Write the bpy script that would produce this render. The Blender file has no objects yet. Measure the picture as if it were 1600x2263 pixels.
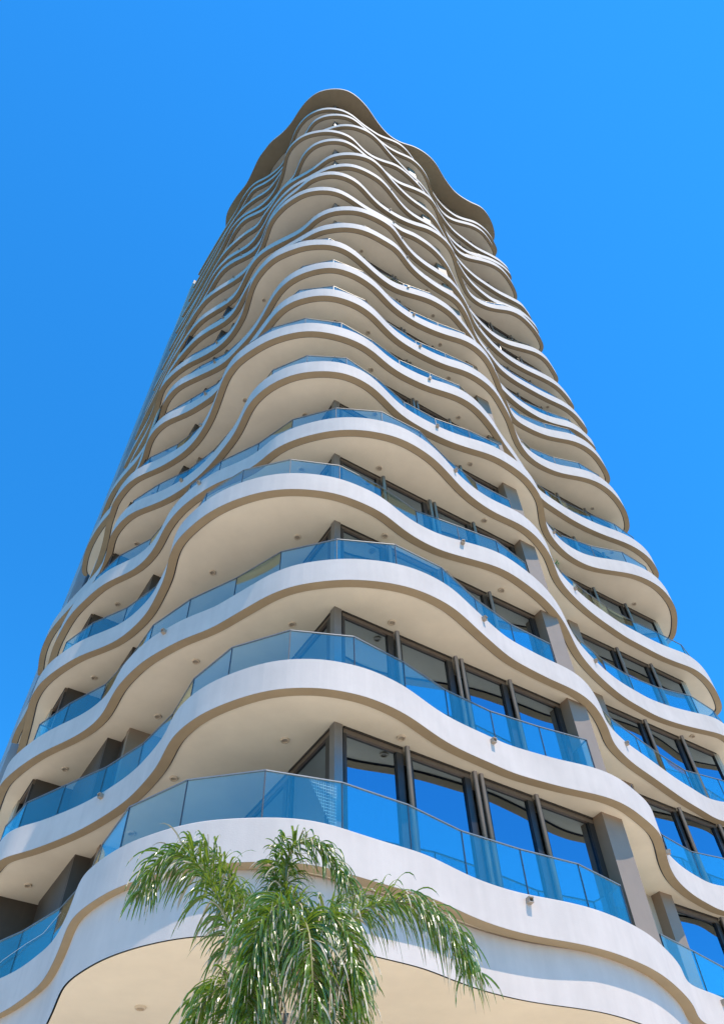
import bpy, bmesh, math, random
from mathutils import Vector, Matrix
# ---------------------------------------------------------------- camera, sky, sun, exposure
scene = bpy.context.scene
C = scene.collection
RES = (1600.0, 2263.0)
FPX = 1709.0                         # focal length in pixels of the 2263 px high photograph
UPV = (740.0 - 800.0, -170.0 - 1131.5)   # vanishing point of the verticals
EYE = Vector((0.0, 0.0, 1.6))
up_c = Vector((UPV[0], UPV[1], FPX)).normalized()
fw_c = (Vector((0, 0, 1)) - up_c * up_c.z).normalized()
rt_c = fw_c.cross(up_c).normalized()
if rt_c.x < 0: rt_c = -rt_c
cx = Vector((rt_c.x, fw_c.x, up_c.x)); cy = -Vector((rt_c.y, fw_c.y, up_c.y)); cz = -Vector((rt_c.z, fw_c.z, up_c.z))
M = Matrix((cx, cy, cz)).transposed().to_4x4(); M.translation = EYE
cam_d = bpy.data.cameras.new('camera'); cam = bpy.data.objects.new('camera', cam_d); C.objects.link(cam)
cam.matrix_world = M
cam_d.sensor_fit = 'VERTICAL'; cam_d.sensor_height = 36.0; cam_d.sensor_width = 36.0
cam_d.lens = 36.0 * FPX / RES[1]; cam_d.clip_end = 5000.0
scene.camera = cam

SUN_AZ = math.radians(-43.0)         # measured from +X towards +Y
SUN_EL = math.radians(64.0)
sdir = Vector((math.cos(SUN_AZ) * math.cos(SUN_EL), math.sin(SUN_AZ) * math.cos(SUN_EL), math.sin(SUN_EL)))
world = bpy.data.worlds.new("World"); scene.world = world; world.use_nodes = True
nt = world.node_tree; nt.nodes.clear()
wo = nt.nodes.new('ShaderNodeOutputWorld'); bg = nt.nodes.new('ShaderNodeBackground')
sky = nt.nodes.new('ShaderNodeTexSky'); sky.sky_type = 'NISHITA'; sky.sun_disc = False
sky.sun_elevation = SUN_EL; sky.sun_rotation = math.atan2(sdir.x, sdir.y)
sky.altitude = 0; sky.air_density = 1.0; sky.dust_density = 0.0; sky.ozone_density = 3.0
hs = nt.nodes.new('ShaderNodeHueSaturation'); hs.inputs['Saturation'].default_value = 1.0
hs.inputs['Hue'].default_value = 0.5
hs.inputs['Value'].default_value = 1.0
tn = nt.nodes.new('ShaderNodeMix'); tn.data_type = 'RGBA'; tn.blend_type = 'MULTIPLY'; tn.inputs[0].default_value = 1.0
tn.inputs[7].default_value = (0.20, 1.24, 1.90, 1.0)   # the photograph's deep, saturated blue
nt.links.new(sky.outputs[0], tn.inputs[6]); nt.links.new(tn.outputs[2], hs.inputs['Color']); nt.links.new(hs.outputs[0], bg.inputs['Color'])
bg.inputs['Strength'].default_value = 0.102
nt.links.new(bg.outputs[0], wo.inputs['Surface'])
sl = bpy.data.lights.new('sun', 'SUN'); sl.energy = 3.3; sl.angle = math.radians(0.53); sl.color = (1.0, 0.87, 0.72)
so = bpy.data.objects.new('sun', sl); C.objects.link(so); so.rotation_euler = sdir.to_track_quat('Z', 'Y').to_euler()
so.location = (20, -20, 90)
scene.view_settings.view_transform = 'Standard'; scene.view_settings.look = 'None'
scene.view_settings.gamma = 1.0; scene.view_settings.exposure = 0.72
scene.render.engine = 'CYCLES'
try:
    scene.cycles.max_bounces = 10; scene.cycles.diffuse_bounces = 5; scene.cycles.glossy_bounces = 5
    scene.cycles.transparent_max_bounces = 16; scene.cycles.caustics_reflective = False
except Exception: pass

# ---------------------------------------------------------------- materials
def mat(name, col, rough=0.6, noise=0.0, scale=3.0, metal=0.0, bump=0.0, streak=0.0, spec=0.5, col2=None, bscale=40.0):
    m = bpy.data.materials.new(name); m.use_nodes = True; t = m.node_tree
    b = t.nodes['Principled BSDF']; b.inputs['Roughness'].default_value = rough; b.inputs['Metallic'].default_value = metal
    b.inputs['Specular IOR Level'].default_value = spec
    b.inputs['Base Color'].default_value = (*col, 1)
    tc = t.nodes.new('ShaderNodeTexCoord')
    if noise > 0:
        n1 = t.nodes.new('ShaderNodeTexNoise'); n1.inputs['Scale'].default_value = scale; n1.inputs['Detail'].default_value = 7
        n1.inputs['Roughness'].default_value = 0.62
        t.links.new(tc.outputs['Object'], n1.inputs['Vector'])
        src = n1.outputs['Fac']
        if streak > 0:
            mp = t.nodes.new('ShaderNodeMapping'); mp.inputs['Scale'].default_value = (5.0, 5.0, 0.35)
            t.links.new(tc.outputs['Object'], mp.inputs['Vector'])
            n2 = t.nodes.new('ShaderNodeTexNoise'); n2.inputs['Scale'].default_value = 1.3; n2.inputs['Detail'].default_value = 5
            t.links.new(mp.outputs[0], n2.inputs['Vector'])
            mx = t.nodes.new('ShaderNodeMix'); mx.data_type = 'FLOAT'; mx.inputs[0].default_value = streak
            t.links.new(n1.outputs['Fac'], mx.inputs[2]); t.links.new(n2.outputs['Fac'], mx.inputs[3]); src = mx.outputs[0]
        r = t.nodes.new('ShaderNodeValToRGB'); r.color_ramp.elements[0].position = 0.28; r.color_ramp.elements[1].position = 0.72
        c2 = col2 or tuple(c * (1 - noise) for c in col)
        r.color_ramp.elements[0].color = (*c2, 1); r.color_ramp.elements[1].color = (*[min(1, c * (1 + noise * .35)) for c in col], 1)
        t.links.new(src, r.inputs['Fac']); t.links.new(r.outputs['Color'], b.inputs['Base Color'])
    if bump > 0:
        n3 = t.nodes.new('ShaderNodeTexNoise'); n3.inputs['Scale'].default_value = bscale; n3.inputs['Detail'].default_value = 4
        t.links.new(tc.outputs['Object'], n3.inputs['Vector'])
        bp = t.nodes.new('ShaderNodeBump'); bp.inputs['Strength'].default_value = bump; bp.inputs['Distance'].default_value = 0.02
        t.links.new(n3.outputs['Fac'], bp.inputs['Height']); t.links.new(bp.outputs[0], b.inputs['Normal'])
    return m
def glass(name, tint, refl, fac, rough=0.0, fres=4.5, wav=0.0):
    m = bpy.data.materials.new(name); m.use_nodes = True; t = m.node_tree; t.nodes.clear()
    o = t.nodes.new('ShaderNodeOutputMaterial'); mx = t.nodes.new('ShaderNodeMixShader')
    tr = t.nodes.new('ShaderNodeBsdfTransparent'); tr.inputs[0].default_value = (*tint, 1)
    gl = t.nodes.new('ShaderNodeBsdfGlossy'); gl.inputs['Color'].default_value = (*refl, 1); gl.inputs['Roughness'].default_value = rough
    fr = t.nodes.new('ShaderNodeLayerWeight'); fr.inputs['Blend'].default_value = 0.5
    pw = t.nodes.new('ShaderNodeMath'); pw.operation = 'POWER'; pw.inputs[1].default_value = fres
    mm = t.nodes.new('ShaderNodeMath'); mm.operation = 'MULTIPLY_ADD'; mm.inputs[1].default_value = 1 - fac; mm.inputs[2].default_value = fac
    mm.use_clamp = True
    t.links.new(fr.outputs['Facing'], pw.inputs[0]); t.links.new(pw.outputs[0], mm.inputs[0]); t.links.new(mm.outputs[0], mx.inputs[0])
    t.links.new(tr.outputs[0], mx.inputs[1]); t.links.new(gl.outputs[0], mx.inputs[2]); t.links.new(mx.outputs[0], o.inputs[0])
    if wav > 0:
        tc = t.nodes.new('ShaderNodeTexCoord'); n3 = t.nodes.new('ShaderNodeTexNoise'); n3.inputs['Scale'].default_value = 0.9
        n3.inputs['Detail'].default_value = 1
        t.links.new(tc.outputs['Object'], n3.inputs['Vector'])
        bp = t.nodes.new('ShaderNodeBump'); bp.inputs['Strength'].default_value = wav; bp.inputs['Distance'].default_value = 0.05
        t.links.new(n3.outputs['Fac'], bp.inputs['Height']); t.links.new(bp.outputs[0], gl.inputs['Normal'])
    return m
m_fascia = mat('white_render', (.66, .56, .488), .75, .16, .9, streak=.28, bump=.12, spec=.3)
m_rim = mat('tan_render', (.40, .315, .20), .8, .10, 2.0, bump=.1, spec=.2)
m_soffit = mat('cream_soffit', (.86, .78, .62), .8, .13, .55, bump=.06, spec=.25)
m_wall = mat('cream_wall', (.55, .49, .40), .8, .08, 1.0, streak=.4, bump=.08, spec=.25)
m_tan_wall = mat('tan_cladding', (.30, .22, .155), .55, .12, 2.0, streak=.3)
m_frame = mat('dark_bronze_frame', (.03, .026, .023), .38, .2, 6.0)
m_head = mat('bronze_head', (.15, .11, .08), .42, .15, 6.0)
m_post = mat('grey_metal_post', (.25, .23, .21), .35, .1, 4.0, metal=.5)
m_rail = mat('steel_rail', (.26, .26, .255), .5, .1, 8.0, metal=.4)
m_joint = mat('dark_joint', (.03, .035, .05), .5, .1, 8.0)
m_in = mat('dark_room_backing', (.055, .055, .05), .9, .3, .7)  # near-black backing, unlit room depth painted in
m_bal = glass('blue_balustrade_glass', (.84, .975, .975), (.95, 1.0, .88), .14, .0)
m_win = glass('window_glass', (.30, .33, .33), (.50, .66, .84), .50, .0, wav=.035)
m_conc = mat('grey_concrete', (.42, .43, .44), .8, .18, .9, streak=.5, bump=.15)
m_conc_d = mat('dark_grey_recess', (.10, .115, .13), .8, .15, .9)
m_lampring = mat('downlight_ring', (.66, .56, .42), .5, .1, 8.0)
m_lens = mat('downlight_lens', (.42, .36, .28), .2, .1, 8.0)
m_spout = mat('spout_metal', (.40, .33, .25), .4, .2, 8.0)
m_dry = mat('dry_leaf', (.55, .47, .33), .7, .2, 6.0)
m_dark_clad = mat('dark_brown_cladding', (.075, .056, .042), .5, .25, 3.0, streak=.4)
m_curtain = mat('curtain_cloth', (.55, .52, .47), .9, .12, 2.0)
m_net = mat('white_cord', (.75, .75, .75), .6, .1, 8.0)
m_orb = mat('pale_globe', (.62, .62, .64), .12, .1, 8.0, metal=.6)
m_far = mat('town_ground', (.13, .135, .12), .95, .3, .05)
m_ground = mat('pale_paving', (.74, .63, .48), .9, .15, .25, bump=.2)
m_asph = mat('asphalt', (.055, .055, .058), .9, .25, 3.0, bump=.3)
m_kerb = mat('kerb_stone', (.42, .40, .37), .85, .12, 3.0, bump=.2)
m_mark = mat('road_paint', (.75, .75, .72), .7, .1, 6.0)
m_leaf = mat('palm_leaf', (.13, .215, .022), .27, .45, 9.0, col2=(.028, .07, .006), spec=.9)
t_ = m_leaf.node_tree; b_ = t_.nodes['Principled BSDF']; o_ = t_.nodes['Material Output']
tl = t_.nodes.new('ShaderNodeBsdfTranslucent'); tl.inputs[0].default_value = (.36, .50, .03, 1); ms = t_.nodes.new('ShaderNodeMixShader')
ms.inputs[0].default_value = .28; t_.links.new(b_.outputs[0], ms.inputs[1]); t_.links.new(tl.outputs[0], ms.inputs[2]); t_.links.new(ms.outputs[0], o_.inputs[0])
m_rach = mat('palm_rachis', (.26, .24, .10), .55, .2, 5.0)
m_fruit = mat('palm_dry_stalk', (.42, .27, .15), .8, .3, 12.0)
m_trunk = mat('palm_trunk', (.30, .26, .21), .9, .35, 2.0, bump=.6)
m_plant = mat('plant_leaf', (.08, .22, .03), .5, .4, 6.0)
m_pot = mat('clay_pot', (.35, .2, .12), .7, .15, 6.0)

# ---------------------------------------------------------------- mesh helpers
class MB:
    def __init__(s): s.v = []; s.f = []; s.m = []
    def quad(s, a, b, c, d, mi=0):
        i = len(s.v); s.v += [tuple(a), tuple(b), tuple(c), tuple(d)]; s.f.append((i, i+1, i+2, i+3)); s.m.append(mi)
    def box(s, o, ex, ey, ez, mi=0):
        o, ex, ey, ez = Vector(o), Vector(ex), Vector(ey), Vector(ez); i = len(s.v)
        for a in (0, 1):
            for b in (0, 1):
                for c in (0, 1): s.v.append(tuple(o + ex*a + ey*b + ez*c))
        for q in ((0,1,3,2), (4,6,7,5), (0,4,5,1), (2,3,7,6), (0,2,6,4), (1,5,7,3)):
            s.f.append(tuple(i + k for k in q)); s.m.append(mi)
    def tube(s, pts, rad, n=8, mi=0, cap=True):
        pts = [Vector(p) for p in pts]; i0 = len(s.v); prev = None
        for j, p in enumerate(pts):
            d = (pts[min(j+1, len(pts)-1)] - pts[max(j-1, 0)]).normalized()
            if prev is None: prev = d.orthogonal().normalized()
            x = (prev - d * prev.dot(d)).normalized(); prev = x; y = d.cross(x)
            r = rad(j/(len(pts)-1)) if callable(rad) else rad
            for k in range(n):
                a = 2*math.pi*k/n; s.v.append(tuple(p + x*math.cos(a)*r + y*math.sin(a)*r))
        for j in range(len(pts)-1):
            for k in range(n):
                a = i0+j*n+k; b = i0+j*n+(k+1)%n; s.f.append((a, b, b+n, a+n)); s.m.append(mi)
        if cap:
            s.f.append(tuple(i0+k for k in range(n))[::-1]); s.m.append(mi)
            s.f.append(tuple(i0+(len(pts)-1)*n+k for k in range(n))); s.m.append(mi)
    def build(s, name, mats, parent=None, smooth=False):
        me = bpy.data.meshes.new(name); me.from_pydata(s.v, [], s.f)
        for m in (mats if isinstance(mats, (list, tuple)) else [mats]): me.materials.append(m)
        for p, mi in zip(me.polygons, s.m): p.material_index = mi; p.use_smooth = smooth
        bm = bmesh.new(); bm.from_mesh(me); bmesh.ops.recalc_face_normals(bm, faces=bm.faces); bm.to_mesh(me); bm.free()
        me.update(); o = bpy.data.objects.new(name, me); C.objects.link(o)
        if parent is not None: o.parent = parent
        return o
def tag(o, label=None, cat=None, group=None, kind=None):
    for k, v in (('label', label), ('category', cat), ('group', group), ('kind', kind)):
        if v: o[k] = v
    return o
def empty(name, loc=(0,0,0)):
    o = bpy.data.objects.new(name, None); C.objects.link(o); o.location = loc; return o
def shade_auto(o, ang=35):
    bm = bmesh.new(); bm.from_mesh(o.data); lim = math.radians(ang)
    for f in bm.faces: f.smooth = True
    for e in bm.edges:
        if len(e.link_faces) == 2 and e.calc_face_angle(0) > lim: e.smooth = False
    bm.to_mesh(o.data); bm.free()

PLAN = {
0: "-1435,2615 -1420,2584 -1388,2528 -1348,2473 -1306,2407 -1247,2311 -1199,2236 -1157,2161 -1133,2108 -1102,2051 -1065,1992 -1033,1947 -995,1900 -942,1849 -869,1785 -804,1750 -761,1730 -716,1696 -632,1560 -567,1430 -533,1355 -504,1281 -472,1230 -444,1201 -421,1187 -384,1179 -308,1172 -226,1172 -147,1177 -69,1192 37,1237 156,1313 218,1360 305,1398 381,1441 465,1507 507,1555 565,1642 645,1766 699,1876 752,1943 817,2014 890,2082 962,2146 1036,2200 1110,2254 1184,2298 1248,2333 1303,2384 1348,2441 1385,2503 1412,2561 1423,2614 1347,2707 1179,2810",
1: "-1262,2310 -1222,2226 -1187,2153 -1152,2078 -1118,2003 -1099,1958 -1070,1911 -1032,1864 -994,1830 -944,1792 -885,1754 -748,1661 -673,1585 -628,1530 -572,1424 -524,1318 -504,1284 -468,1246 -427,1209 -395,1190 -342,1164 -283,1145 -226,1142 -177,1143 -123,1151 -75,1172 -37,1199 23,1240 82,1278 121,1317 182,1377 260,1431 339,1467 405,1504 471,1557 526,1614 578,1689 627,1776 666,1869 752,1943 817,2014 890,2082 962,2146 1036,2200 1110,2254 1184,2298 1248,2333 1303,2384 1348,2441 1385,2503 1412,2561 1423,2614 1347,2707 1179,2810",
2: "-1464,2595 -1448,2564 -1417,2508 -1377,2453 -1335,2387 -1275,2291 -1228,2216 -1186,2141 -1162,2089 -1131,2031 -1093,1973 -1062,1927 -1024,1880 -971,1829 -892,1728 -832,1705 -770,1675 -708,1641 -646,1599 -582,1546 -535,1501 -485,1437 -451,1388 -427,1338 -403,1295 -369,1258 -334,1228 -300,1208 -258,1188 -212,1171 -167,1163 -124,1164 -81,1169 -60,1178 -16,1194 27,1223 72,1261 118,1316 153,1356 190,1389 237,1426 266,1448 302,1477 369,1513 423,1541 476,1563 520,1584 560,1612 591,1642 624,1683 660,1728 686,1780 702,1829 713,1866 734,1922 768,1988 828,2067 880,2118 927,2160 1036,2200 1110,2254 1184,2298 1248,2333 1303,2384 1348,2441 1385,2503 1412,2561 1423,2614 1347,2707 1179,2810",
3: "-1262,2310 -1222,2226 -1187,2153 -1152,2078 -1068,1921 -1018,1866 -974,1826 -915,1781 -858,1747 -805,1717 -748,1674 -706,1628 -674,1575 -644,1524 -609,1483 -579,1451 -545,1421 -498,1390 -451,1361 -407,1342 -363,1322 -327,1295 -291,1272 -245,1240 -217,1223 -163,1201 -111,1193 -59,1189 -7,1193 44,1203 96,1220 149,1249 203,1292 231,1325 274,1381 320,1438 357,1482 413,1528 476,1576 527,1610 575,1655 605,1698 626,1738 650,1789 666,1837 695,1887 748,1955 808,2017 872,2084 936,2151 1003,2213 1090,2286 1248,2333 1303,2384 1348,2441 1385,2503 1412,2561 1423,2614 1347,2707 1179,2810",
4: "-1262,2310 -1222,2226 -1187,2153 -1152,2078 -1118,2003 -1099,1958 -1070,1911 -1032,1864 -994,1830 -944,1792 -885,1754 -828,1730 -769,1702 -720,1666 -674,1621 -643,1586 -610,1533 -586,1490 -563,1448 -549,1407 -532,1361 -508,1319 -478,1289 -439,1253 -394,1221 -340,1194 -293,1178 -248,1167 -189,1163 -130,1169 -86,1179 -57,1188 -14,1210 31,1238 66,1266 105,1311 152,1354 215,1397 279,1425 360,1459 412,1491 464,1538 520,1596 558,1645 592,1700 620,1758 649,1823 686,1886 732,1949 786,2015 852,2084 920,2140 965,2177 1053,2227 1139,2264 1227,2303 1303,2384 1348,2441 1385,2503 1412,2561 1423,2614 1347,2707 1179,2810",
5: "-1464,2595 -1448,2564 -1417,2508 -1377,2453 -1335,2387 -1275,2291 -1228,2216 -1186,2141 -1162,2089 -1131,2031 -1093,1973 -1062,1927 -1024,1880 -971,1829 -898,1765 -833,1730 -790,1710 -745,1677 -707,1637 -680,1600 -659,1565 -638,1528 -607,1489 -568,1448 -519,1410 -459,1370 -399,1345 -340,1318 -302,1291 -264,1256 -227,1234 -176,1214 -123,1201 -73,1193 -22,1193 27,1199 94,1218 145,1243 196,1281 238,1321 279,1374 327,1437 377,1488 438,1536 495,1569 547,1609 590,1660 620,1707 642,1753 664,1816 699,1876 752,1943 817,2014 890,2082 962,2146 1036,2200 1110,2254 1184,2298 1248,2333 1303,2384 1348,2441 1385,2503 1412,2561 1423,2614 1347,2707 1179,2810",
6: "-1450,2569 -1424,2491 -1388,2408 -1340,2329 -1290,2265 -1225,2196 -1155,2124 -1086,2054 -1035,1985 -992,1901 -962,1824 -928,1776 -884,1731 -836,1700 -769,1676 -699,1643 -640,1606 -592,1569 -558,1539 -510,1489 -476,1448 -440,1405 -414,1366 -393,1325 -369,1282 -337,1246 -301,1217 -261,1194 -202,1172 -146,1165 -90,1166 -35,1177 20,1205 64,1241 104,1289 150,1344 209,1391 268,1430 329,1465 410,1500 451,1515 502,1543 545,1575 589,1613 626,1655 656,1704 677,1745 685,1790 695,1838 715,1895 751,1949 793,2000 843,2043 892,2075 940,2094 1007,2111 1074,2129 1134,2158 1198,2204 1246,2258 1286,2318 1311,2380 1325,2455 1325,2533 1249,2626 1082,2730",
7: "-1413,2579 -1326,2451 -1272,2363 -1236,2302 -1201,2242 -1164,2172 -1121,2077 -1095,2006 -1063,1945 -1041,1898 -996,1842 -948,1794 -895,1763 -818,1732 -753,1696 -700,1660 -651,1613 -612,1563 -577,1508 -552,1459 -528,1407 -508,1364 -484,1324 -444,1279 -388,1240 -323,1204 -258,1182 -196,1171 -150,1170 -93,1180 -33,1199 28,1230 77,1269 122,1317 172,1357 237,1397 290,1424 351,1447 413,1478 468,1523 516,1582 556,1641 587,1696 628,1754 682,1840 732,1924 766,1980 826,2030 907,2096 989,2151 1070,2197 1166,2244 1237,2291 1300,2351 1340,2411 1363,2477 1287,2570 1120,2674",
8: "-1409,2587 -1431,2573 -1413,2513 -1383,2440 -1343,2370 -1299,2307 -1252,2248 -1203,2199 -1144,2127 -1075,2037 -1013,1947 -972,1875 -955,1832 -931,1789 -897,1748 -843,1707 -786,1685 -726,1659 -661,1620 -606,1583 -547,1511 -480,1435 -425,1372 -381,1318 -349,1281 -318,1244 -278,1211 -231,1187 -185,1176 -140,1169 -73,1174 -6,1198 47,1229 91,1269 136,1324 182,1372 242,1417 314,1462 385,1499 459,1526 508,1554 559,1593 601,1639 634,1692 662,1744 686,1791 697,1827 712,1865 733,1912 764,1960 803,2002 860,2043 932,2080 1015,2103 1082,2125 1146,2162 1203,2213 1249,2270 1288,2333 1311,2399 1319,2456 1243,2550 1075,2653",
9: "-1435,2580 -1407,2514 -1376,2445 -1337,2372 -1292,2302 -1234,2233 -1183,2180 -1130,2128 -1084,2070 -1034,1993 -995,1943 -971,1898 -954,1856 -928,1800 -887,1749 -837,1708 -767,1676 -683,1640 -608,1602 -548,1548 -488,1491 -441,1438 -400,1380 -368,1329 -328,1275 -274,1228 -208,1197 -141,1181 -74,1178 -20,1194 28,1217 62,1240 109,1279 148,1326 193,1375 268,1434 346,1479 424,1514 503,1542 564,1581 617,1636 653,1696 678,1752 705,1819 733,1895 772,1973 832,2020 923,2072 999,2098 1077,2118 1151,2157 1211,2210 1261,2277 1297,2341 1310,2394 1234,2487 1066,2591",
10: "-1436,2583 -1373,2488 -1314,2407 -1238,2290 -1188,2220 -1141,2150 -1108,2095 -1079,2033 -1057,1974 -1028,1908 -987,1857 -931,1808 -860,1761 -766,1720 -686,1675 -626,1624 -580,1566 -543,1509 -520,1452 -495,1389 -467,1339 -432,1297 -391,1260 -350,1232 -288,1209 -212,1188 -132,1185 -80,1191 -24,1211 32,1252 86,1306 145,1362 213,1412 295,1443 379,1474 441,1512 492,1552 539,1609 568,1646 599,1689 638,1761 703,1879 744,1954 783,2002 849,2071 927,2133 1006,2185 1089,2221 1166,2245 1235,2292 1294,2354 1332,2407 1256,2501 1088,2604",
11: "-1439,2590 -1348,2451 -1252,2314 -1172,2182 -1121,2082 -1081,2018 -1034,1958 -985,1897 -929,1840 -865,1781 -788,1732 -708,1692 -649,1649 -610,1600 -580,1551 -536,1487 -489,1431 -442,1384 -391,1344 -318,1308 -229,1262 -155,1227 -77,1215 -14,1213 63,1228 133,1260 183,1292 242,1331 279,1380 328,1446 397,1507 472,1562 536,1602 579,1644 610,1694 637,1750 665,1820 699,1880 748,1943 818,2038 906,2114 1011,2184 1115,2248 1223,2308 1298,2373 1353,2444 1382,2493 1306,2587 1138,2690",
12: "-1441,2591 -1340,2426 -1238,2270 -1170,2165 -1111,2071 -1057,2000 -1004,1933 -954,1872 -882,1805 -795,1754 -704,1704 -651,1653 -611,1589 -582,1541 -552,1498 -517,1459 -475,1429 -420,1401 -347,1370 -280,1341 -228,1307 -189,1271 -120,1238 -52,1225 41,1229 105,1250 173,1284 239,1331 280,1391 335,1466 396,1525 458,1571 525,1616 575,1658 616,1711 658,1778 687,1840 712,1897 752,1956 834,2056 937,2150 1046,2223 1158,2284 1249,2342 1314,2409 1365,2477 1386,2527 1310,2620 1142,2724",
13: "-1443,2595 -1328,2419 -1221,2252 -1131,2113 -1074,2039 -1052,1994 -1004,1927 -951,1864 -894,1809 -808,1755 -728,1714 -674,1682 -634,1651 -600,1614 -564,1566 -535,1524 -510,1472 -489,1428 -465,1375 -428,1330 -376,1284 -313,1245 -238,1213 -147,1203 -60,1216 10,1252 61,1289 114,1327 184,1368 257,1412 307,1454 374,1481 433,1518 490,1561 543,1615 586,1672 612,1720 636,1772 678,1861 731,1960 792,2039 885,2135 986,2203 1091,2240 1189,2277 1264,2336 1317,2414 1357,2493 1281,2586 1113,2690",
14: "-1443,2594 -1305,2396 -1178,2216 -1058,2050 -992,1961 -947,1902 -916,1857 -875,1802 -823,1750 -763,1712 -695,1683 -630,1654 -589,1621 -554,1571 -524,1508 -483,1441 -429,1378 -353,1317 -283,1273 -230,1231 -152,1206 -78,1201 -2,1220 70,1262 126,1322 182,1384 248,1435 324,1483 412,1523 492,1549 544,1579 599,1621 644,1672 675,1723 691,1774 722,1871 778,1990 838,2046 898,2081 975,2104 1053,2117 1132,2156 1200,2218 1259,2287 1304,2363 1317,2418 1240,2511 1073,2615",
15: "-1444,2598 -1316,2415 -1187,2245 -1081,2091 -1001,1974 -960,1914 -904,1853 -844,1803 -777,1766 -702,1729 -641,1680 -594,1622 -558,1573 -522,1516 -470,1452 -405,1392 -327,1340 -251,1307 -181,1274 -98,1245 1,1236 78,1253 158,1292 224,1336 282,1400 343,1480 409,1549 485,1600 558,1642 605,1686 646,1742 701,1828 758,1928 825,2027 910,2113 991,2177 1048,2210 1142,2252 1234,2301 1314,2378 1362,2458 1286,2552 1118,2655",
16: "-1443,2598 -1297,2392 -1184,2235 -1097,2113 -1032,2023 -978,1949 -925,1885 -869,1832 -800,1780 -722,1729 -650,1691 -605,1631 -572,1592 -532,1551 -485,1489 -439,1440 -383,1404 -308,1369 -231,1332 -160,1286 -100,1254 -5,1242 86,1251 171,1280 243,1341 295,1405 381,1497 460,1567 540,1623 605,1685 651,1756 692,1832 744,1926 783,1987 842,2057 927,2136 1008,2195 1107,2263 1207,2318 1295,2372 1342,2436 1383,2501 1307,2594 1139,2697",
17: "-1449,2603 -1298,2413 -1162,2241 -1052,2105 -965,1986 -923,1912 -887,1849 -834,1784 -769,1731 -698,1704 -617,1669 -568,1626 -524,1580 -450,1510 -386,1457 -347,1385 -305,1314 -236,1254 -157,1225 -68,1220 8,1235 74,1273 127,1320 206,1384 293,1459 374,1524 460,1560 547,1598 611,1643 655,1700 684,1760 709,1831 754,1934 809,2023 856,2070 920,2101 1009,2123 1103,2156 1181,2206 1247,2282 1292,2354 1319,2418 1319,2464 1243,2557 1076,2660",
18: "-1449,2604 -1287,2394 -1144,2198 -1028,2038 -954,1926 -898,1862 -815,1799 -703,1749 -610,1682 -558,1621 -516,1550 -484,1473 -450,1369 -386,1296 -301,1247 -205,1227 -115,1224 -22,1244 57,1284 122,1352 192,1409 283,1451 379,1484 461,1543 534,1612 595,1681 653,1782 716,1903 780,2009 852,2095 936,2161 1007,2198 1113,2229 1220,2282 1296,2343 1339,2406 1263,2499 1095,2603",
19: "-1445,2602 -1296,2401 -1148,2200 -1050,2056 -981,1966 -914,1888 -842,1823 -753,1766 -655,1717 -594,1660 -528,1584 -446,1486 -348,1390 -235,1313 -120,1273 -34,1254 50,1257 123,1277 207,1319 279,1384 339,1456 424,1543 497,1618 574,1684 637,1756 705,1855 775,1967 870,2090 981,2182 1093,2264 1205,2324 1283,2371 1345,2425 1385,2479 1309,2572 1141,2676",
20: "-1450,2606 -1303,2412 -1151,2212 -1029,2060 -908,1920 -859,1844 -793,1776 -704,1740 -606,1683 -517,1600 -445,1508 -373,1425 -304,1346 -263,1290 -182,1247 -83,1235 8,1245 81,1275 156,1335 246,1410 356,1497 446,1547 548,1593 628,1661 687,1746 727,1847 764,1957 817,2039 878,2092 955,2126 1060,2155 1121,2181 1192,2231 1249,2302 1294,2372 1315,2443 1239,2536 1071,2639",
21: "-1450,2605 -1304,2410 -1148,2208 -1008,2037 -961,1960 -894,1881 -822,1819 -699,1767 -596,1700 -543,1647 -490,1543 -441,1440 -396,1371 -321,1301 -226,1257 -122,1244 -16,1262 74,1307 149,1370 228,1426 308,1476 402,1512 480,1551 550,1616 606,1693 679,1809 741,1915 796,2003 872,2093 952,2157 999,2187 1071,2215 1160,2243 1247,2300 1314,2370 1361,2448 1388,2525 1312,2619 1144,2722",
22: "-1253,2468 -1193,2362 -1179,2259 -1157,2167 -1107,2090 -1031,1999 -938,1906 -861,1790 -794,1684 -732,1618 -663,1549 -558,1482 -465,1397 -388,1302 -301,1220 -202,1167 -79,1151 31,1166 124,1219 217,1313 298,1429 394,1537 504,1606 631,1649 748,1719 833,1805 912,1931 1018,2061 1155,2154 1275,2213 1354,2305 1405,2415 1417,2524 1341,2618 1173,2721",
}

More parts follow.
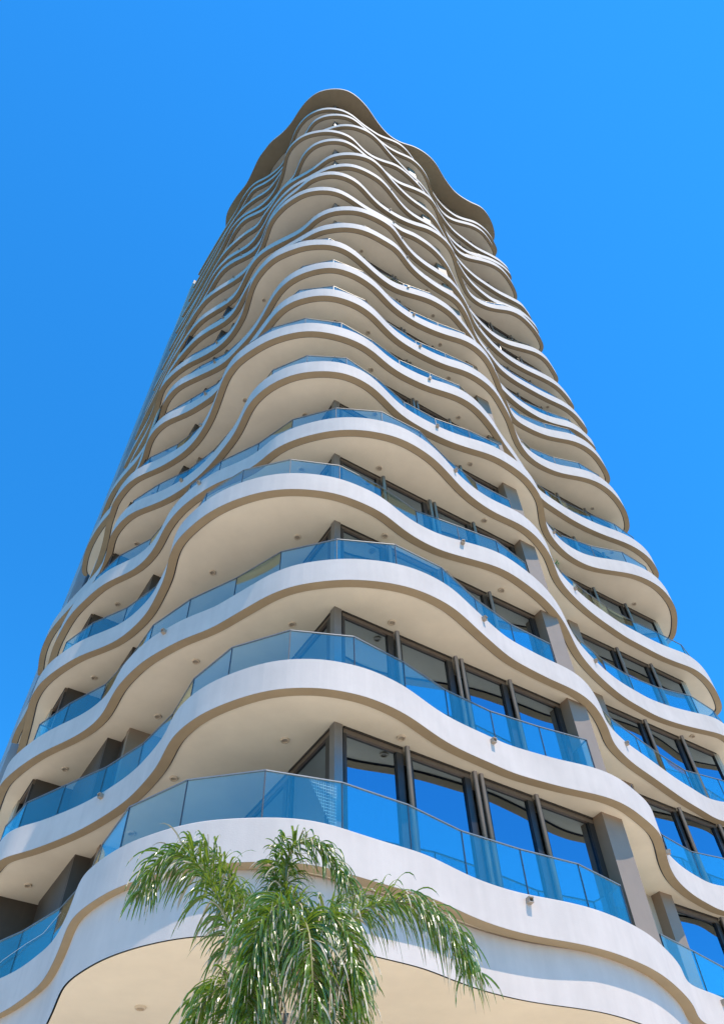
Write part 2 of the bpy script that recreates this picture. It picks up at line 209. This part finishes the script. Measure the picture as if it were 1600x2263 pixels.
# ---------------------------------------------------------------- plan of the tower (metres, real floor heights)
U = Vector((.825, .565, 0)); N = Vector((-.565, .825, 0)); A0 = Vector((-.74, 12.8, 0))
def W(s, t, z=0.0): return A0 + U*s + N*t + Vector((0, 0, z))
def st(p): d = Vector((p[0], p[1], 0)) - A0; return d.dot(U), d.dot(N)
ZF = lambda n: 6.88 if n == 0 else 7.85 if n == 1 else 11.4 + 3.3*(n - 2) + (0.3 if n == 22 else 0)
TOPZ = ZF(22)
FH = 0.75; RIM = 0.23; RT = 0.30
def resample(pts, step=0.16, sig=0.28):
    # dense Catmull-Rom, then arc length resampling and a light gaussian smoothing
    P = [Vector((x, y, 0)) for x, y in pts]; D = []
    for i in range(len(P)-1):
        p0 = P[max(i-1, 0)]; p1 = P[i]; p2 = P[i+1]; p3 = P[min(i+2, len(P)-1)]
        for k in range(10):
            t = k/10.0
            D.append(0.5*((2*p1) + (p2-p0)*t + (2*p0-5*p1+4*p2-p3)*t*t + (3*p1-p0-3*p2+p3)*t**3))
    D.append(P[-1])
    out = [D[0]]; acc = 0.0
    for a, b in zip(D, D[1:]):
        L = (b-a).length; d = step - acc
        while d <= L and L > 1e-9:
            out.append(a.lerp(b, d/L)); d += step
        acc = L - (d - step) if L > 1e-9 else acc
    out.append(D[-1]); k = max(1, int(sig*2.5/step)); w = [math.exp(-.5*(j*step/sig)**2) for j in range(-k, k+1)]
    sm = []
    for i in range(len(out)):
        kk = min(k, i, len(out)-1-i); s = Vector((0, 0, 0)); ws = 0
        for j in range(-kk, kk+1): s += out[i+j]*w[j+k]; ws += w[j+k]
        sm.append(s/ws)
    return sm
def offset(pts, d):
    # inset to the inner side (left of travel: the edge runs from the left facade to the right one, building behind it)
    out = []
    for i, p in enumerate(pts):
        t = (pts[min(i+1, len(pts)-1)] - pts[max(i-1, 0)]); t.normalize()
        out.append(p + Vector((-t.y, t.x, 0))*d)
    return out
BACK = [Vector((10.9, 25.2, 0)), Vector((1.4, 37.6, 0)), Vector((-13.6, 27.2, 0))]
edges = {k: resample([tuple(int(c)/100 for c in q.split(',')) for q in v.split()], .16 if k < 12 else .22) for k, v in PLAN.items()}

def _inset0():
    # the deep canopy below the first balcony follows the balcony edge, set back under it
    E1 = edges[1]; I = offset(E1, 1.0); out = []
    for a, b in zip(E1, I):
        s, t = st(a); f = max(0, min(1, (-s-.8)/2.2)) if s < 0 else 0
        g = max(0, min(1, (s-2)/3)); out.append(a + (b-a)*(.32 - .17*f - .09*g))
    return out
edges[0] = _inset0()

tower = empty('residential_tower', (0, 14, 0))
tower['label'] = 'tall white residential tower with stacked wavy balconies and blue glass balustrades'
tower['category'] = 'building'
TI = Vector((0, -14, 0))
def adopt(o, parent=tower):
    o.parent = parent
    o.matrix_parent_inverse = Matrix.Translation(-tower.location) if parent is tower else Matrix.Identity(4)
    return o
def V3(p, z): return Vector((p.x, p.y, z))
def strip(mb, a, za, b, zb, mi=0):
    for i in range(len(a)-1): mb.quad(V3(a[i], za), V3(a[i+1], za), V3(b[i+1], zb), V3(b[i], zb), mi)
def poly(mb, pts, z, flip=False, mi=0):
    i = len(mb.v); mb.v += [(p.x, p.y, z) for p in pts]; f = list(range(i, i+len(pts)))
    mb.f.append(tuple(f[::-1] if flip else f)); mb.m.append(mi)
def weld(o, d=0.0005):
    bm = bmesh.new(); bm.from_mesh(o.data); bmesh.ops.remove_doubles(bm, verts=bm.verts, dist=d)
    ng = [f for f in bm.faces if len(f.verts) > 4]
    if ng: bmesh.ops.triangulate(bm, faces=ng)
    bm.to_mesh(o.data); bm.free()

def railing(n, E, z, parent, k0, k1, closed_left=False, ret_right=False):
    base = offset(E, .27 if n < 12 else .31); seg = []; acc = 0; i0 = k0
    L = 0
    tot = sum((base[i+1]-base[i]).length for i in range(k0, k1)); cnt = max(1, round(tot/(1.42 if n < 12 else .6))); target = tot/cnt; nodes = [base[k0]]
    for i in range(k0, k1):
        d = (base[i+1]-base[i]).length
        while acc + d >= target - 1e-6 and len(nodes) <= cnt:
            f = (target-acc)/d if d > 0 else 0
            nodes.append(base[i].lerp(base[i+1], min(1, f))); d -= (target-acc); acc = 0
            base_i = nodes[-1]
        acc += d
    if (nodes[-1]-base[k1]).length > .3: nodes.append(base[k1])
    if closed_left: nodes.insert(0, nodes[0] + N*0.0 + (U*1.3 if True else U))
    if ret_right: nodes.append(nodes[-1] + N*.95 + U*.12)
    zb_, zt = z + FH - .12, z + FH + 1.04
    rail = MB(); many = n < 9; allp = MB()
    for a, b in zip(nodes, nodes[1:]):
        d = (b-a); L = d.length
        if L < .05: continue
        d /= L; nn = Vector((-d.y, d.x, 0)); g = .012
        mb = MB() if many else allp
        mb.box(V3(a + d*g, zb_), d*(L-2*g), nn*.014, Vector((0, 0, zt - zb_)))
        if many: adopt(mb.build('glass_panel', m_bal), parent)
        rail.box(V3(a - d*.0 - nn*.012, zt), d*L, nn*.032, Vector((0, 0, .022)), 0)
        rail.box(V3(a - d*.009 - nn*.004, zb_), d*.018, nn*.026, Vector((0, 0, zt - zb_)), 1)
    if not many and allp.v: adopt(allp.build('glass_balustrade', m_bal), parent)
    if rail.v: adopt(rail.build('handrail', [m_rail, m_joint]), parent)

DLS = [(-.59, 1.0), (1.43, -.27), (5.47, -.32), (-2.0, 3.35), (-1.95, 5.8), (-3.25, 9.25), (15.6, 1.72), (11.9, 1.35), (8.6, .9)]
def inside(E, p, m=.5):
    # on the building side of the edge and at least m from it
    best = 1e9; bi = 0
    for i in range(0, len(E)-1):
        d = (E[i]-p).length
        if d < best: best = d; bi = i
    t = E[min(bi+1, len(E)-1)] - E[max(bi-1, 0)]
    return (t.x*(p.y-E[bi].y) - t.y*(p.x-E[bi].x)) > 0 and best > m
ring_mb = None
def downlight(p, z, parent):
    mb = MB(); n = 20; r0, r1, r2 = .098, .086, .066
    def ringp(r, zz): return [Vector((p.x+math.cos(2*math.pi*k/n)*r, p.y+math.sin(2*math.pi*k/n)*r, zz)) for k in range(n)]
    A_, B_, D_, E_ = ringp(r0, z+.002), ringp(r1, z-.035), ringp(r2, z-.035), ringp(r2, z-.008)
    for k in range(n):
        j = (k+1) % n
        mb.quad(A_[k], A_[j], B_[j], B_[k]); mb.quad(B_[k], B_[j], D_[j], D_[k]); mb.quad(D_[k], D_[j], E_[j], E_[k])
    poly(mb, E_, z-.008, mi=1)
    o = adopt(mb.build('downlight', [m_lampring, m_lens]), parent); return o

for n in range(0, 23):
    E = edges[n]; z = ZF(n); fh = FH if n > 0 else .99
    if n == 22: fh = .38
    rt = RT if n != 22 else .30
    # fascia upstand and deck: one body
    mb = MB(); inn = offset(E, rt + .06)
    bev = offset(E, .02)
    strip(mb, E, z+.0, E, z+fh-.02); strip(mb, E, z+fh-.02, bev, z+fh); strip(mb, bev, z+fh, inn, z+fh); 
    zd = z + (.32 if n not in (0, 22) else fh-.06)
    strip(mb, inn, z+fh, inn, zd)
    poly(mb, inn + BACK, zd)
    slab = mb.build('balcony_slab' if 0 < n < 22 else ('roof_slab' if n == 22 else 'canopy_slab'), m_fascia)
    weld(slab); shade_auto(slab); adopt(slab)
    # tan rim under the edge with a shadow gap towards the soffit
    rw = RIM if n != 22 else 1.45
    if n == 0: rw = .03
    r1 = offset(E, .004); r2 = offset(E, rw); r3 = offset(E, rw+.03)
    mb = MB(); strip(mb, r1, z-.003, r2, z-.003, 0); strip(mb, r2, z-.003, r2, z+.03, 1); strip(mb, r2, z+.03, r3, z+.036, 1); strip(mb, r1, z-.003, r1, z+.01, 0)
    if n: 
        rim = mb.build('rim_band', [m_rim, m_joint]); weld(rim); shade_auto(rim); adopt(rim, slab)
    mb = MB(); so_ = offset(E, rw - .01 if n else .004); zs = z + (.04 if n else .0)
    if n == 0: strip(mb, so_, zs-.003, offset(E, .03), zs-.003); 
    poly(mb, so_ + BACK, zs if n else zs-.003, flip=True)
    sf = mb.build('soffit', m_soffit); weld(sf); adopt(sf, slab)
    if n == 0: zs = z - .003
    for (s, t) in DLS:
        p = A0 + U*s + N*t
        if n in (0,): p = p - N*.5
        if n < 12 and inside(E, p, .45): downlight(p, zs, slab)
    if n in (0, 22): continue
    # balustrades: left facade and corner to the recess by the tan pilaster, then the right bay
    S = [st(p) for p in E]
    k0 = next((i for i, (s, t) in enumerate(S) if t < 10.2 or s > 0), 0)
    k1 = next((i for i, (s, t) in enumerate(S) if s > 6.75), len(E)-1)
    k2 = next((i for i, (s, t) in enumerate(S) if s > 9.3), len(E)-1)
    k3 = next((i for i, (s, t) in enumerate(S) if s > 18.8), len(E)-1)
    if k1 > k0+4: railing(n, E, z, slab, k0, k1, closed_left=(n < 9), ret_right=True)
    if k3 > k2+4: railing(n, E, z, slab, k2, k3)
    # drain spouts on the face of the upstand
    for ss in (3.8, -2.85, 10.6):
        c = [i for i in range(2, len(E)-2) if (S[i][0]-ss)*(S[i+1][0]-ss) <= 0 and (ss > 0 or S[i][1] > 2)]
        if not c or n > 15: continue
        i = c[0]; p = E[i]; t = (E[i+1]-E[i-1]).normalized(); o_ = Vector((t.y, -t.x, 0))
        mb = MB(); mb.box(V3(p - t*.05 - o_*.05, z+fh-.12), t*.10, o_*.17, Vector((0,0,.022)))
        mb.box(V3(p - t*.05 - o_*.05, z+fh-.20), t*.012, o_*.15, Vector((0,0,.08))); mb.box(V3(p + t*.038 - o_*.05, z+fh-.20), t*.012, o_*.15, Vector((0,0,.08)))
        mb.box(V3(p - t*.038 - o_*.05, z+fh-.20), t*.076, o_*.15, Vector((0,0,.016)))
        adopt(mb.build('drain_spout', m_spout), slab)

# ---------------------------------------------------------------- facade between the slabs
# opaque walls, full height
def wall(mb, a, b, th, z0, z1, inward, mi=0):
    mb.box(V3(a, z0), (b-a), inward*th, Vector((0, 0, z1-z0)), mi)
Z0, Z1 = ZF(1) + .02, TOPZ + .02
mb = MB()
P = lambda s, t: W(s, t)
pA = P(0, 0); pB = P(0, 6.75)
wall(mb, P(7.62, .05), P(7.62, 2.0), .25, Z0, Z1, -U)            # step back between the two bays
wall(mb, P(7.37, 2.02), P(11.2, 2.02), .25, Z0, Z1, N)
wall(mb, P(17.25, 2.0), P(17.25, 13.0), .3, Z0, Z1, -U)
wall(mb, P(-2.35, 6.9), P(-.3, 6.9), .25, Z0, ZF(12), N)
wall(mb, P(-3.1, 11.9), P(-3.1, 18.9), .3, Z0, Z1, U); wall(mb, P(-3.9, 11.4), P(-3.9, 11.9), .3, Z0, ZF(12), U); wall(mb, P(-3.6, 11.75), P(-3.1, 11.75), .15, Z0, ZF(12), N)
adopt(mb.build('wall', m_wall))
mb = MB()
wall(mb, P(6.98, -.3), P(7.62, -.3), .36, Z0, Z1, N)
pil = adopt(mb.build('pilaster', m_tan_wall))
mb = MB(); wall(mb, P(10.9, 1.72), P(11.35, 1.72), .3, Z0, Z1, N); adopt(mb.build('pilaster', m_tan_wall))
mb = MB()                                                         # timber toned screen wall on the left facade
wall(mb, P(-2.4, 6.62), P(-.9, 6.62), .2, Z0, ZF(12), N); adopt(mb.build('clad_wall', m_tan_wall))
mb = MB(); wall(mb, P(-2.36, 6.64), P(-2.36, 7.3), .1, Z0, ZF(12), U); wall(mb, P(-2.75, 7.32), P(-2.3, 7.32), .1, Z0, ZF(12), N)
wall(mb, P(-2.75, 7.45), P(-2.75, 9.95), .12, Z0, ZF(12), U); adopt(mb.build('louvre_wall', m_dark_clad))
mb = MB()                                                         # backing wall behind the panes, gloom of unlit rooms put into its colour
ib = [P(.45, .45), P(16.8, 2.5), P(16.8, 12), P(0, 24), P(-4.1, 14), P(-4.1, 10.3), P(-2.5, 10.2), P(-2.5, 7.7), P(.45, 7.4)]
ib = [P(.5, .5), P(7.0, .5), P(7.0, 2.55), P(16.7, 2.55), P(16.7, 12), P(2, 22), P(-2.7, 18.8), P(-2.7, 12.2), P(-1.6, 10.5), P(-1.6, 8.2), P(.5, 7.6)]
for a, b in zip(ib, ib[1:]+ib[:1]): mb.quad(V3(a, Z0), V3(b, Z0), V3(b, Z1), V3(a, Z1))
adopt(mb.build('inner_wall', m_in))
# grey wing wall at the far left end
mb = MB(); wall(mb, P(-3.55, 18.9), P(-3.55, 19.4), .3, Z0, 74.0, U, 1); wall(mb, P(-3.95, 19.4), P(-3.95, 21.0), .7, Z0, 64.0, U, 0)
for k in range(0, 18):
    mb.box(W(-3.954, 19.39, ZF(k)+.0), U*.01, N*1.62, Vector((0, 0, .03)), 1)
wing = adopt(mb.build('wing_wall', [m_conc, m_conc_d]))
mb = MB(); wall(mb, P(-3.95, 19.4), P(-3.95, 20.2), .7, 64.01, 74.2, U); adopt(mb.build('wing_parapet', m_fascia))
# round posts
for s in (1.72, 3.48, 3.66, 5.22):
    mb = MB(); mb.tube([W(s, -.06, Z0), W(s, -.06, Z1)], .052, 14); adopt(mb.build('post', m_post, smooth=True))
for s in (13.5, 15.28):
    mb = MB(); mb.tube([W(s, 1.93, Z0), W(s, 1.93, Z1)], .058, 14); adopt(mb.build('post', m_post, smooth=True))
mb = MB(); wall(mb, P(-.03, -.03), P(.16, -.03), .19, Z0, Z1, N); adopt(mb.build('corner_post', m_post))

wr = random.Random(3)
def window(a, b, inward, z0, z1, store=None):
    """frame and pane between plan points a and b"""
    d = b-a; L = d.length; d /= L; f = .075; H = z1-z0
    fr = MB() if store is None else store[0]; pn = MB() if store is None else store[1]
    fr.box(V3(a, z1-.15), d*L, inward*.11, Vector((0, 0, .15)), 1)
    fr.box(V3(a - inward*.02, z1-.045), d*L, inward*.02, Vector((0, 0, .045)), 0)
    fr.box(V3(a, z0), d*L, inward*.11, Vector((0, 0, .07)), 0)
    fr.box(V3(a, z0+.07), d*f, inward*.11, Vector((0, 0, H-.22)), 0)
    fr.box(V3(b - d*(f+.09), z0+.07), d*(f+.09), inward*.11, Vector((0, 0, H-.22)), 0)
    pn.box(V3(a + d*f + inward*.055, z0+.07), d*(L-2*f-.09), inward*.012, Vector((0, 0, H-.22)), 0)
    if store is None:
        o = adopt(fr.build('window', [m_frame, m_head])); p = adopt(pn.build('pane', m_win), o)
        if wr.random() < .55:                                     # curtain half drawn behind the pane
            cu = MB(); w_ = wr.uniform(.25, .8)*L; s_ = wr.choice((0, 1)); nn_ = int(w_/.045); prev = None
            for i in range(nn_+1):
                x = i*w_/nn_; x = x if s_ == 0 else L - x
                q = a + d*min(L-.02, max(.02, x)) + inward*(.22 + .028*math.sin(i*1.7) + .012*math.sin(i*.61))
                if prev is not None: cu.quad(V3(prev, z0+.05), V3(q, z0+.05), V3(q, z1-.05), V3(prev, z1-.05))
                prev = q
            adopt(cu.build('curtain', m_curtain, smooth=False), o)
        return o
BAYS = [(P(.2, 0), P(1.64, 0), N), (P(1.8, 0), P(3.4, 0), N), (P(3.74, 0), P(5.14, 0), N), (P(5.3, 0), P(6.96, 0), N),
        (P(0, 1.9), P(0, .2), U), (P(11.38, 2.0), P(13.41, 2.0), N), (P(13.59, 2.0), P(15.19, 2.0), N), (P(15.37, 2.0), P(17.1, 2.0), N),
        (P(0, 4.4), P(0, 1.95), U), (P(-3.85, 11.35), P(-3.85, 10.15), U)]
LEFT_BAY = 9
rest = (MB(), MB())
for n in range(1, 22):
    z0 = ZF(n) + .32; z1 = ZF(n+1) + .03
    for bi, (a, b, inw) in enumerate(BAYS):
        if bi in (LEFT_BAY, 8) and n > 11: continue
        if n <= 10: window(a, b, inw, z0, z1)
        else: window(a, b, inw, z0, z1, rest)
o = tag(adopt(rest[0].build('window', [m_frame, m_head])), kind='stuff'); adopt(rest[1].build('pane', m_win), o)
# recessed lobby under the canopy
LB = [P(2.5, 4.5), P(15.5, 6.2), P(14, 17), P(1, 21), P(1.2, 12)]
mb = MB()
for a, b in zip(LB, LB[1:]+LB[:1]):
    d = (b-a).normalized(); inw = Vector((-d.y, d.x, 0)); wall(mb, a, b, .2, 5.0, ZF(0), inw); wall(mb, a + inw*.6, b + inw*.6, .1, 0, 5.0, inw, 1)
adopt(mb.build('lobby_wall', [m_wall, m_in]))
for a, b in ((LB[0], LB[1]), (LB[4], LB[0])):
    d = (b-a); k = int(d.length/2.6); d /= k
    for i in range(k):
        w = window(a + d*i, a + d*(i+1), Vector((-d.y, d.x, 0)).normalized(), .02, 4.99); w.name = 'lobby_window'
# remaining left facade wall segments: dark sliding doors
mb = MB()
wall(mb, P(0, 6.9), P(0, 4.45), .12, Z0, ZF(12), U)
wall(mb, P(-3.78, 10.12), P(-2.6, 10.12), .12, Z0, ZF(12), N)
adopt(mb.build('sliding_door_wall', m_dark_clad))

# small fittings
def lathe(mb, c, prof, n=16, mi=0):
    i0 = len(mb.v)
    for r, z in prof:
        for k in range(n): mb.v.append((c[0]+r*math.cos(2*math.pi*k/n), c[1]+r*math.sin(2*math.pi*k/n), c[2]+z))
    for j in range(len(prof)-1):
        for k in range(n):
            a = i0+j*n+k; b = i0+j*n+(k+1) % n; mb.f.append((a, b, b+n, a+n)); mb.m.append(mi)
gl = empty('globe_lamp', (-.31, 9.4, 0)); gl['label'] = 'pale round globe lamp on a pole behind the palm fronds'; gl['category'] = 'street lamp'
mb = MB(); prof = [(max(.001, .125*math.sin(math.pi*k/14)), -.125*math.cos(math.pi*k/14)) for k in range(15)]
lathe(mb, (0, 0, 4.71), prof, 24); mb.build('globe', m_orb, gl, smooth=True)
mb = MB(); mb.tube([(0, 0, 0), (0, 0, 4.6)], .035, 12); mb.tube([(0, 0, 0), (0, 0, .12)], .09, 12); mb.build('pole', m_frame, gl, smooth=False)

# ---------------------------------------------------------------- ground
def sheet(name, x0, y0, x1, y1, z, m):
    mb = MB(); mb.quad((x0, y0, z), (x1, y0, z), (x1, y1, z), (x0, y1, z)); return tag(mb.build(name, m), kind='structure')
sheet('ground', -1500, -1500, 1500, 1500, -.15, m_far)
sheet('road', -300, -34, 300, -24, -.146, m_asph)
mb = MB(); mb.box((-300, -24, -.3), (600, 0, 0), (0, .15, 0), (0, 0, .3)); tag(mb.build('kerb', m_kerb), kind='structure')
mb = MB(); mb.box((-38, -23.85, -.3), (76, 0, 0), (0, 80, 0), (0, 0, .296)); tag(mb.build('pavement', m_ground), kind='structure')
mb = MB()
for k in range(-30, 30): mb.quad((k*6, -29.06, -.142), (k*6+3, -29.06, -.142), (k*6+3, -28.94, -.142), (k*6, -28.94, -.142))
tag(mb.build('road_marking', m_mark), kind='structure')

# ---------------------------------------------------------------- palm in front of the corner
rnd = random.Random(7)
def unpix(px, py, Y):
    d = cx*(px-800.0) - cy*(py-1131.5) - cz*FPX
    return EYE + d*(Y/d.y)
palm = empty('palm_tree', (-1.15, 8.95, 0)); palm['label'] = 'green feather palm with drooping fronds in front of the tower'; palm['category'] = 'tree'
PB = Vector((-1.15, 8.95, 0))
def catmull(P, n):
    out = []
    for i in range(len(P)-1):
        p0 = P[max(i-1, 0)]; p1 = P[i]; p2 = P[i+1]; p3 = P[min(i+2, len(P)-1)]
        for k in range(n):
            t = k/n; out.append(0.5*((2*p1) + (p2-p0)*t + (2*p0-5*p1+4*p2-p3)*t*t + (3*p1-p0-3*p2+p3)*t**3))
    out.append(P[-1]); return out
def frond(keys, leaf=.5, dens=58, start=.18, seed=0, droop=1.0):
    r = random.Random(seed); K = [Vector(k) - PB for k in keys]; R = catmull(K, 12)
    mb = MB(); mb.tube(R, lambda t: .020*(1-t)**.8 + .003, 7, 1)
    L = [0]
    for a, b in zip(R, R[1:]): L.append(L[-1] + (b-a).length)
    T = L[-1]
    def at(u):
        d = u*T; i = 0
        while i < len(L)-2 and L[i+1] < d: i += 1
        f = (d-L[i])/max(1e-6, L[i+1]-L[i]); return R[i].lerp(R[i+1], f), (R[i+1]-R[i]).normalized()
    cnt = int((dens if dens < 66 else 62)*1.3*T); tips = []
    for i in range(cnt):
        u = start + (1-start)*(i+r.random()*.8)/cnt; p, d = at(u)
        side = d.cross(Vector((0, 0, 1)))
        if side.length < .05: side = Vector((1, 0, 0))
        side.normalize(); upv = side.cross(d)
        for sg in (-1, 1):
            if r.random() < .08: continue
            ll = leaf*1.08*(.6 + .4*math.sin(math.pi*min(1, (u-start)/(1-start)*.85+.12)))*r.uniform(.6, 1.2)
            ang = r.uniform(-.8, 1.05)
            v = (side*sg*math.cos(ang) + upv*math.sin(ang) + d*r.uniform(.45, 1.1)).normalized()
            n = 8; q = p.copy(); w0 = r.uniform(.0055, .0100); g = droop*r.uniform(.8, 1.35)
            kink = r.randint(2, 6) if r.random() < .35 else 99
            tw = r.uniform(-.9, .9); prev = None; dry = 2 if r.random() < .07 else 0
            for k in range(n+1):
                f = k/n
                hv = v.cross(Vector((0, 0, 1)))
                if hv.length < .05: hv = side.copy()
                hv.normalize(); hv = (Matrix.Rotation(tw + f*1.2, 3, v) @ hv); fold = hv.cross(v).normalized()
                w = w0*(.55 + 1.3*min(1, f*2.5))*(1-f)**.45 if k < n else .0004
                w = max(w, .0009)
                a, b, c = q - hv*w + fold*w*.45, q, q + hv*w + fold*w*.45
                if prev: mi = dry or (2 if k >= n-1 and r.random() < .3 else 0); mb.quad(prev[0], prev[1], b, a, mi); mb.quad(prev[1], prev[2], c, b, mi)
                prev = (a, b, c)
                q = q + v*(ll/n)
                fall = .62 if k == kink else .24*g*(f+.35)
                v = (v + Vector((r.uniform(-.02, .02), r.uniform(-.02, .02), -fall*1.35))).normalized()
    return mb.build('frond', [m_leaf, m_rach, m_dry], palm, smooth=False)
FR = [
 # (image position, distance) of the midrib seen from the street, then leaf length
 ([(578,2240,8.9),(545,2150,8.8),(510,2060,8.7),(478,1975,8.65),(440,1915,8.6),(392,1892,8.55),(345,1915,8.5),(318,1965,8.45)], .58, 64),
 ([(590,2230,8.95),(560,2110,9.0),(525,1990,9.0),(490,1910,9.0),(450,1872,8.95),(405,1868,8.9)], .40, 52),
 ([(655,2170,8.9),(640,2060,9.0),(632,1960,9.05),(640,1890,9.05),(668,1862,9.0),(705,1872,8.95),(745,1915,8.9),(775,1965,8.85)], .44, 60),
 ([(640,2170,9.0),(622,2060,9.1),(612,1960,9.15),(618,1890,9.15),(632,1850,9.1)], .34, 50),
 ([(690,2150,8.8),(735,2075,8.75),(790,2022,8.7),(850,1998,8.65),(910,2000,8.6),(965,2030,8.55),(1010,2085,8.5),(1040,2150,8.45)], .56, 66),
 ([(650,2150,8.7),(655,2060,8.4),(645,2005,8.1),(615,2000,7.85),(580,2050,7.7),(556,2130,7.65),(545,2230,7.65)], .50, 70),
 ([(660,2150,8.7),(690,2060,8.4),(720,2020,8.15),(752,2045,7.95),(775,2115,7.85),(785,2210,7.85)], .46, 70),
 ([(650,2160,8.6),(662,2080,8.2),(672,2040,7.9),(684,2070,7.7),(690,2150,7.6),(692,2250,7.6)], .50, 80),
 ([(600,2240,8.7),(555,2190,8.5),(510,2175,8.3),(465,2200,8.2),(430,2260,8.15)], .48, 62),
 ([(610,2270,8.6),(560,2240,8.3),(520,2250,8.1),(480,2310,8.0)], .45, 60),
 ([(640,2200,8.6),(620,2130,8.2),(600,2110,7.9),(580,2150,7.75),(570,2250,7.7),(566,2330,7.7)], .48, 80),
 ([(700,2220,8.7),(735,2170,8.5),(765,2170,8.35),(785,2220,8.3),(795,2300,8.3)], .42, 70),
 ([(650,2180,9.2),(700,2060,9.5),(760,1990,9.7),(820,1990,9.85)], .36, 40),
 ([(630,2180,9.2),(600,2060,9.5),(560,1990,9.75),(520,1975,9.9)], .36, 40),
 ([(660,2190,8.6),(700,2150,8.2),(720,2150,8.0),(735,2210,7.85),(740,2310,7.8)], .44, 80),
]
for i, (k, lf, dn) in enumerate(FR):
    frond([unpix(*q) for q in k], lf, dn, seed=20+i, droop=1.25)
mb = MB()
for i in range(34):                                              # dry flower stalks and fibres hanging in the crown
    p = unpix(rnd.uniform(640, 730), rnd.uniform(2090, 2150), rnd.uniform(7.7, 8.2)) - PB; pts = [p]
    v = Vector((rnd.uniform(-.3, .3), rnd.uniform(-.3, .1), -.2)).normalized()
    for k in range(6): p = p + v*.11; v = (v + Vector((rnd.uniform(-.15,.15), rnd.uniform(-.15,.15), -.35))).normalized(); pts.append(p)
    mb.tube(pts, .005, 5)
mb.build('dry_stalks', m_fruit, palm)
mb = MB(); base = [Vector((0.02, 0, -.05)), Vector((0, 0, .9)), Vector((.03, -.02, 1.9)), unpix(632, 2250, 8.9) - PB]
base = catmull(base, 10); mb.tube(base, lambda t: (.19 - .05*t)*(1+.03*math.sin(t*160)), 18); mb.build('trunk', m_trunk, palm, smooth=True)

# things left on balconies
pp = empty('potted_plant', tuple(W(9.75, .95, ZF(5)+.32))); pp['label'] = 'small green potted plant behind a balustrade in the right bay'; pp['category'] = 'plant'
mb = MB(); lathe(mb, (0, 0, 0), [(.12, 0), (.17, .32), (.18, .34), (.15, .34), (.14, .3), (.001, .3)]); mb.build('pot', m_pot, pp)
mb = MB()
for i in range(150):
    a = rnd.uniform(0, 6.28); e = rnd.uniform(.2, 1.5); d = Vector((math.cos(a)*math.cos(e), math.sin(a)*math.cos(e), math.sin(e)))
    c = Vector((0, 0, .9)) + d*rnd.uniform(.1, .5); s_ = d.orthogonal().normalized()*.04; mb.quad(c-s_, c+d*.04, c+s_, c+d*.14)
mb.tube([(0,0,.28),(0.02,0,1.0)], .015, 6); mb.build('foliage', m_plant, pp)
ch = empty('balcony_chair', tuple(W(17.75, 2.25, ZF(5)+.32))); ch['label'] = 'dark slatted armchair behind the glass at the right end of a balcony'; ch['category'] = 'chair'
mb = MB(); mb.box((-.25, -.25, .40), (.5, 0, 0), (0, .5, 0), (0, 0, .035)); mb.build('seat', m_frame, ch)
mb = MB()
for k in range(6): mb.box((-.24 + k*.088, .25 + .0, .46), (.05, 0, 0), (0, .02, 0), (0, .10, .62))
mb.box((-.27, .33, 1.05), (.54, 0, 0), (0, .03, 0), (0, 0, .05)); mb.build('backrest', m_frame, ch)
for x in (-.25, .21):
    for y in (-.25, .21):
        mb = MB(); mb.box((x, y, 0), (.04, 0, 0), (0, .04, 0), (0, 0, .4)); mb.build('leg', m_frame, ch)
# white cord net behind the corner glass, and a cord left hanging along the left balustrade
E1 = edges[1]; S1 = [st(p) for p in E1]; ins = offset(E1, .42)
ia = min(range(len(E1)), key=lambda i: abs(S1[i][0]+.95) if S1[i][1] < 2 else 9)
ib_ = min(range(len(E1)), key=lambda i: abs(S1[i][0]+.25) if S1[i][1] < 2 else 9)
pa, pb = ins[ia], ins[ib_]; zt = ZF(1)+FH+1.06; net = MB(); Ln = (pb-pa).length
for k in range(1, 17):
    f = k/16; top = V3(pa.lerp(pb, f), zt)
    net.tube([top, V3(pa.lerp(pb, min(1, f+.0)), zt - 1.0*f)], .0035, 4)
    net.tube([V3(pa.lerp(pb, f), zt - .06*k*1.0), V3(pb, zt - .06*k)], .0035, 4)
nt_o = net.build('safety_net', m_net); tag(nt_o, 'white cord net stretched behind the corner balustrade glass above the palm', 'net')
il = min(range(len(E1)), key=lambda i: abs(S1[i][1]-9.0) if S1[i][0] < -1 else 99)
ir = min(range(len(E1)), key=lambda i: abs(S1[i][1]-5.4) if S1[i][0] < -1 else 99)
pts = []; ins2 = offset(E1, .215)
for i in range(min(il, ir), max(il, ir), 4):
    f = (i-min(il, ir))/max(1, abs(il-ir)); pts.append(V3(ins2[i], ZF(1)+FH+.25+.7*f + .07*math.sin(i*1.1)))
if len(pts) > 2:
    mbc = MB(); mbc.tube(pts, .005, 5); tag(mbc.build('cord', m_net), 'white cord hanging along the glass of the lowest balcony at the far left', 'cord')
print('objects', len(bpy.data.objects))
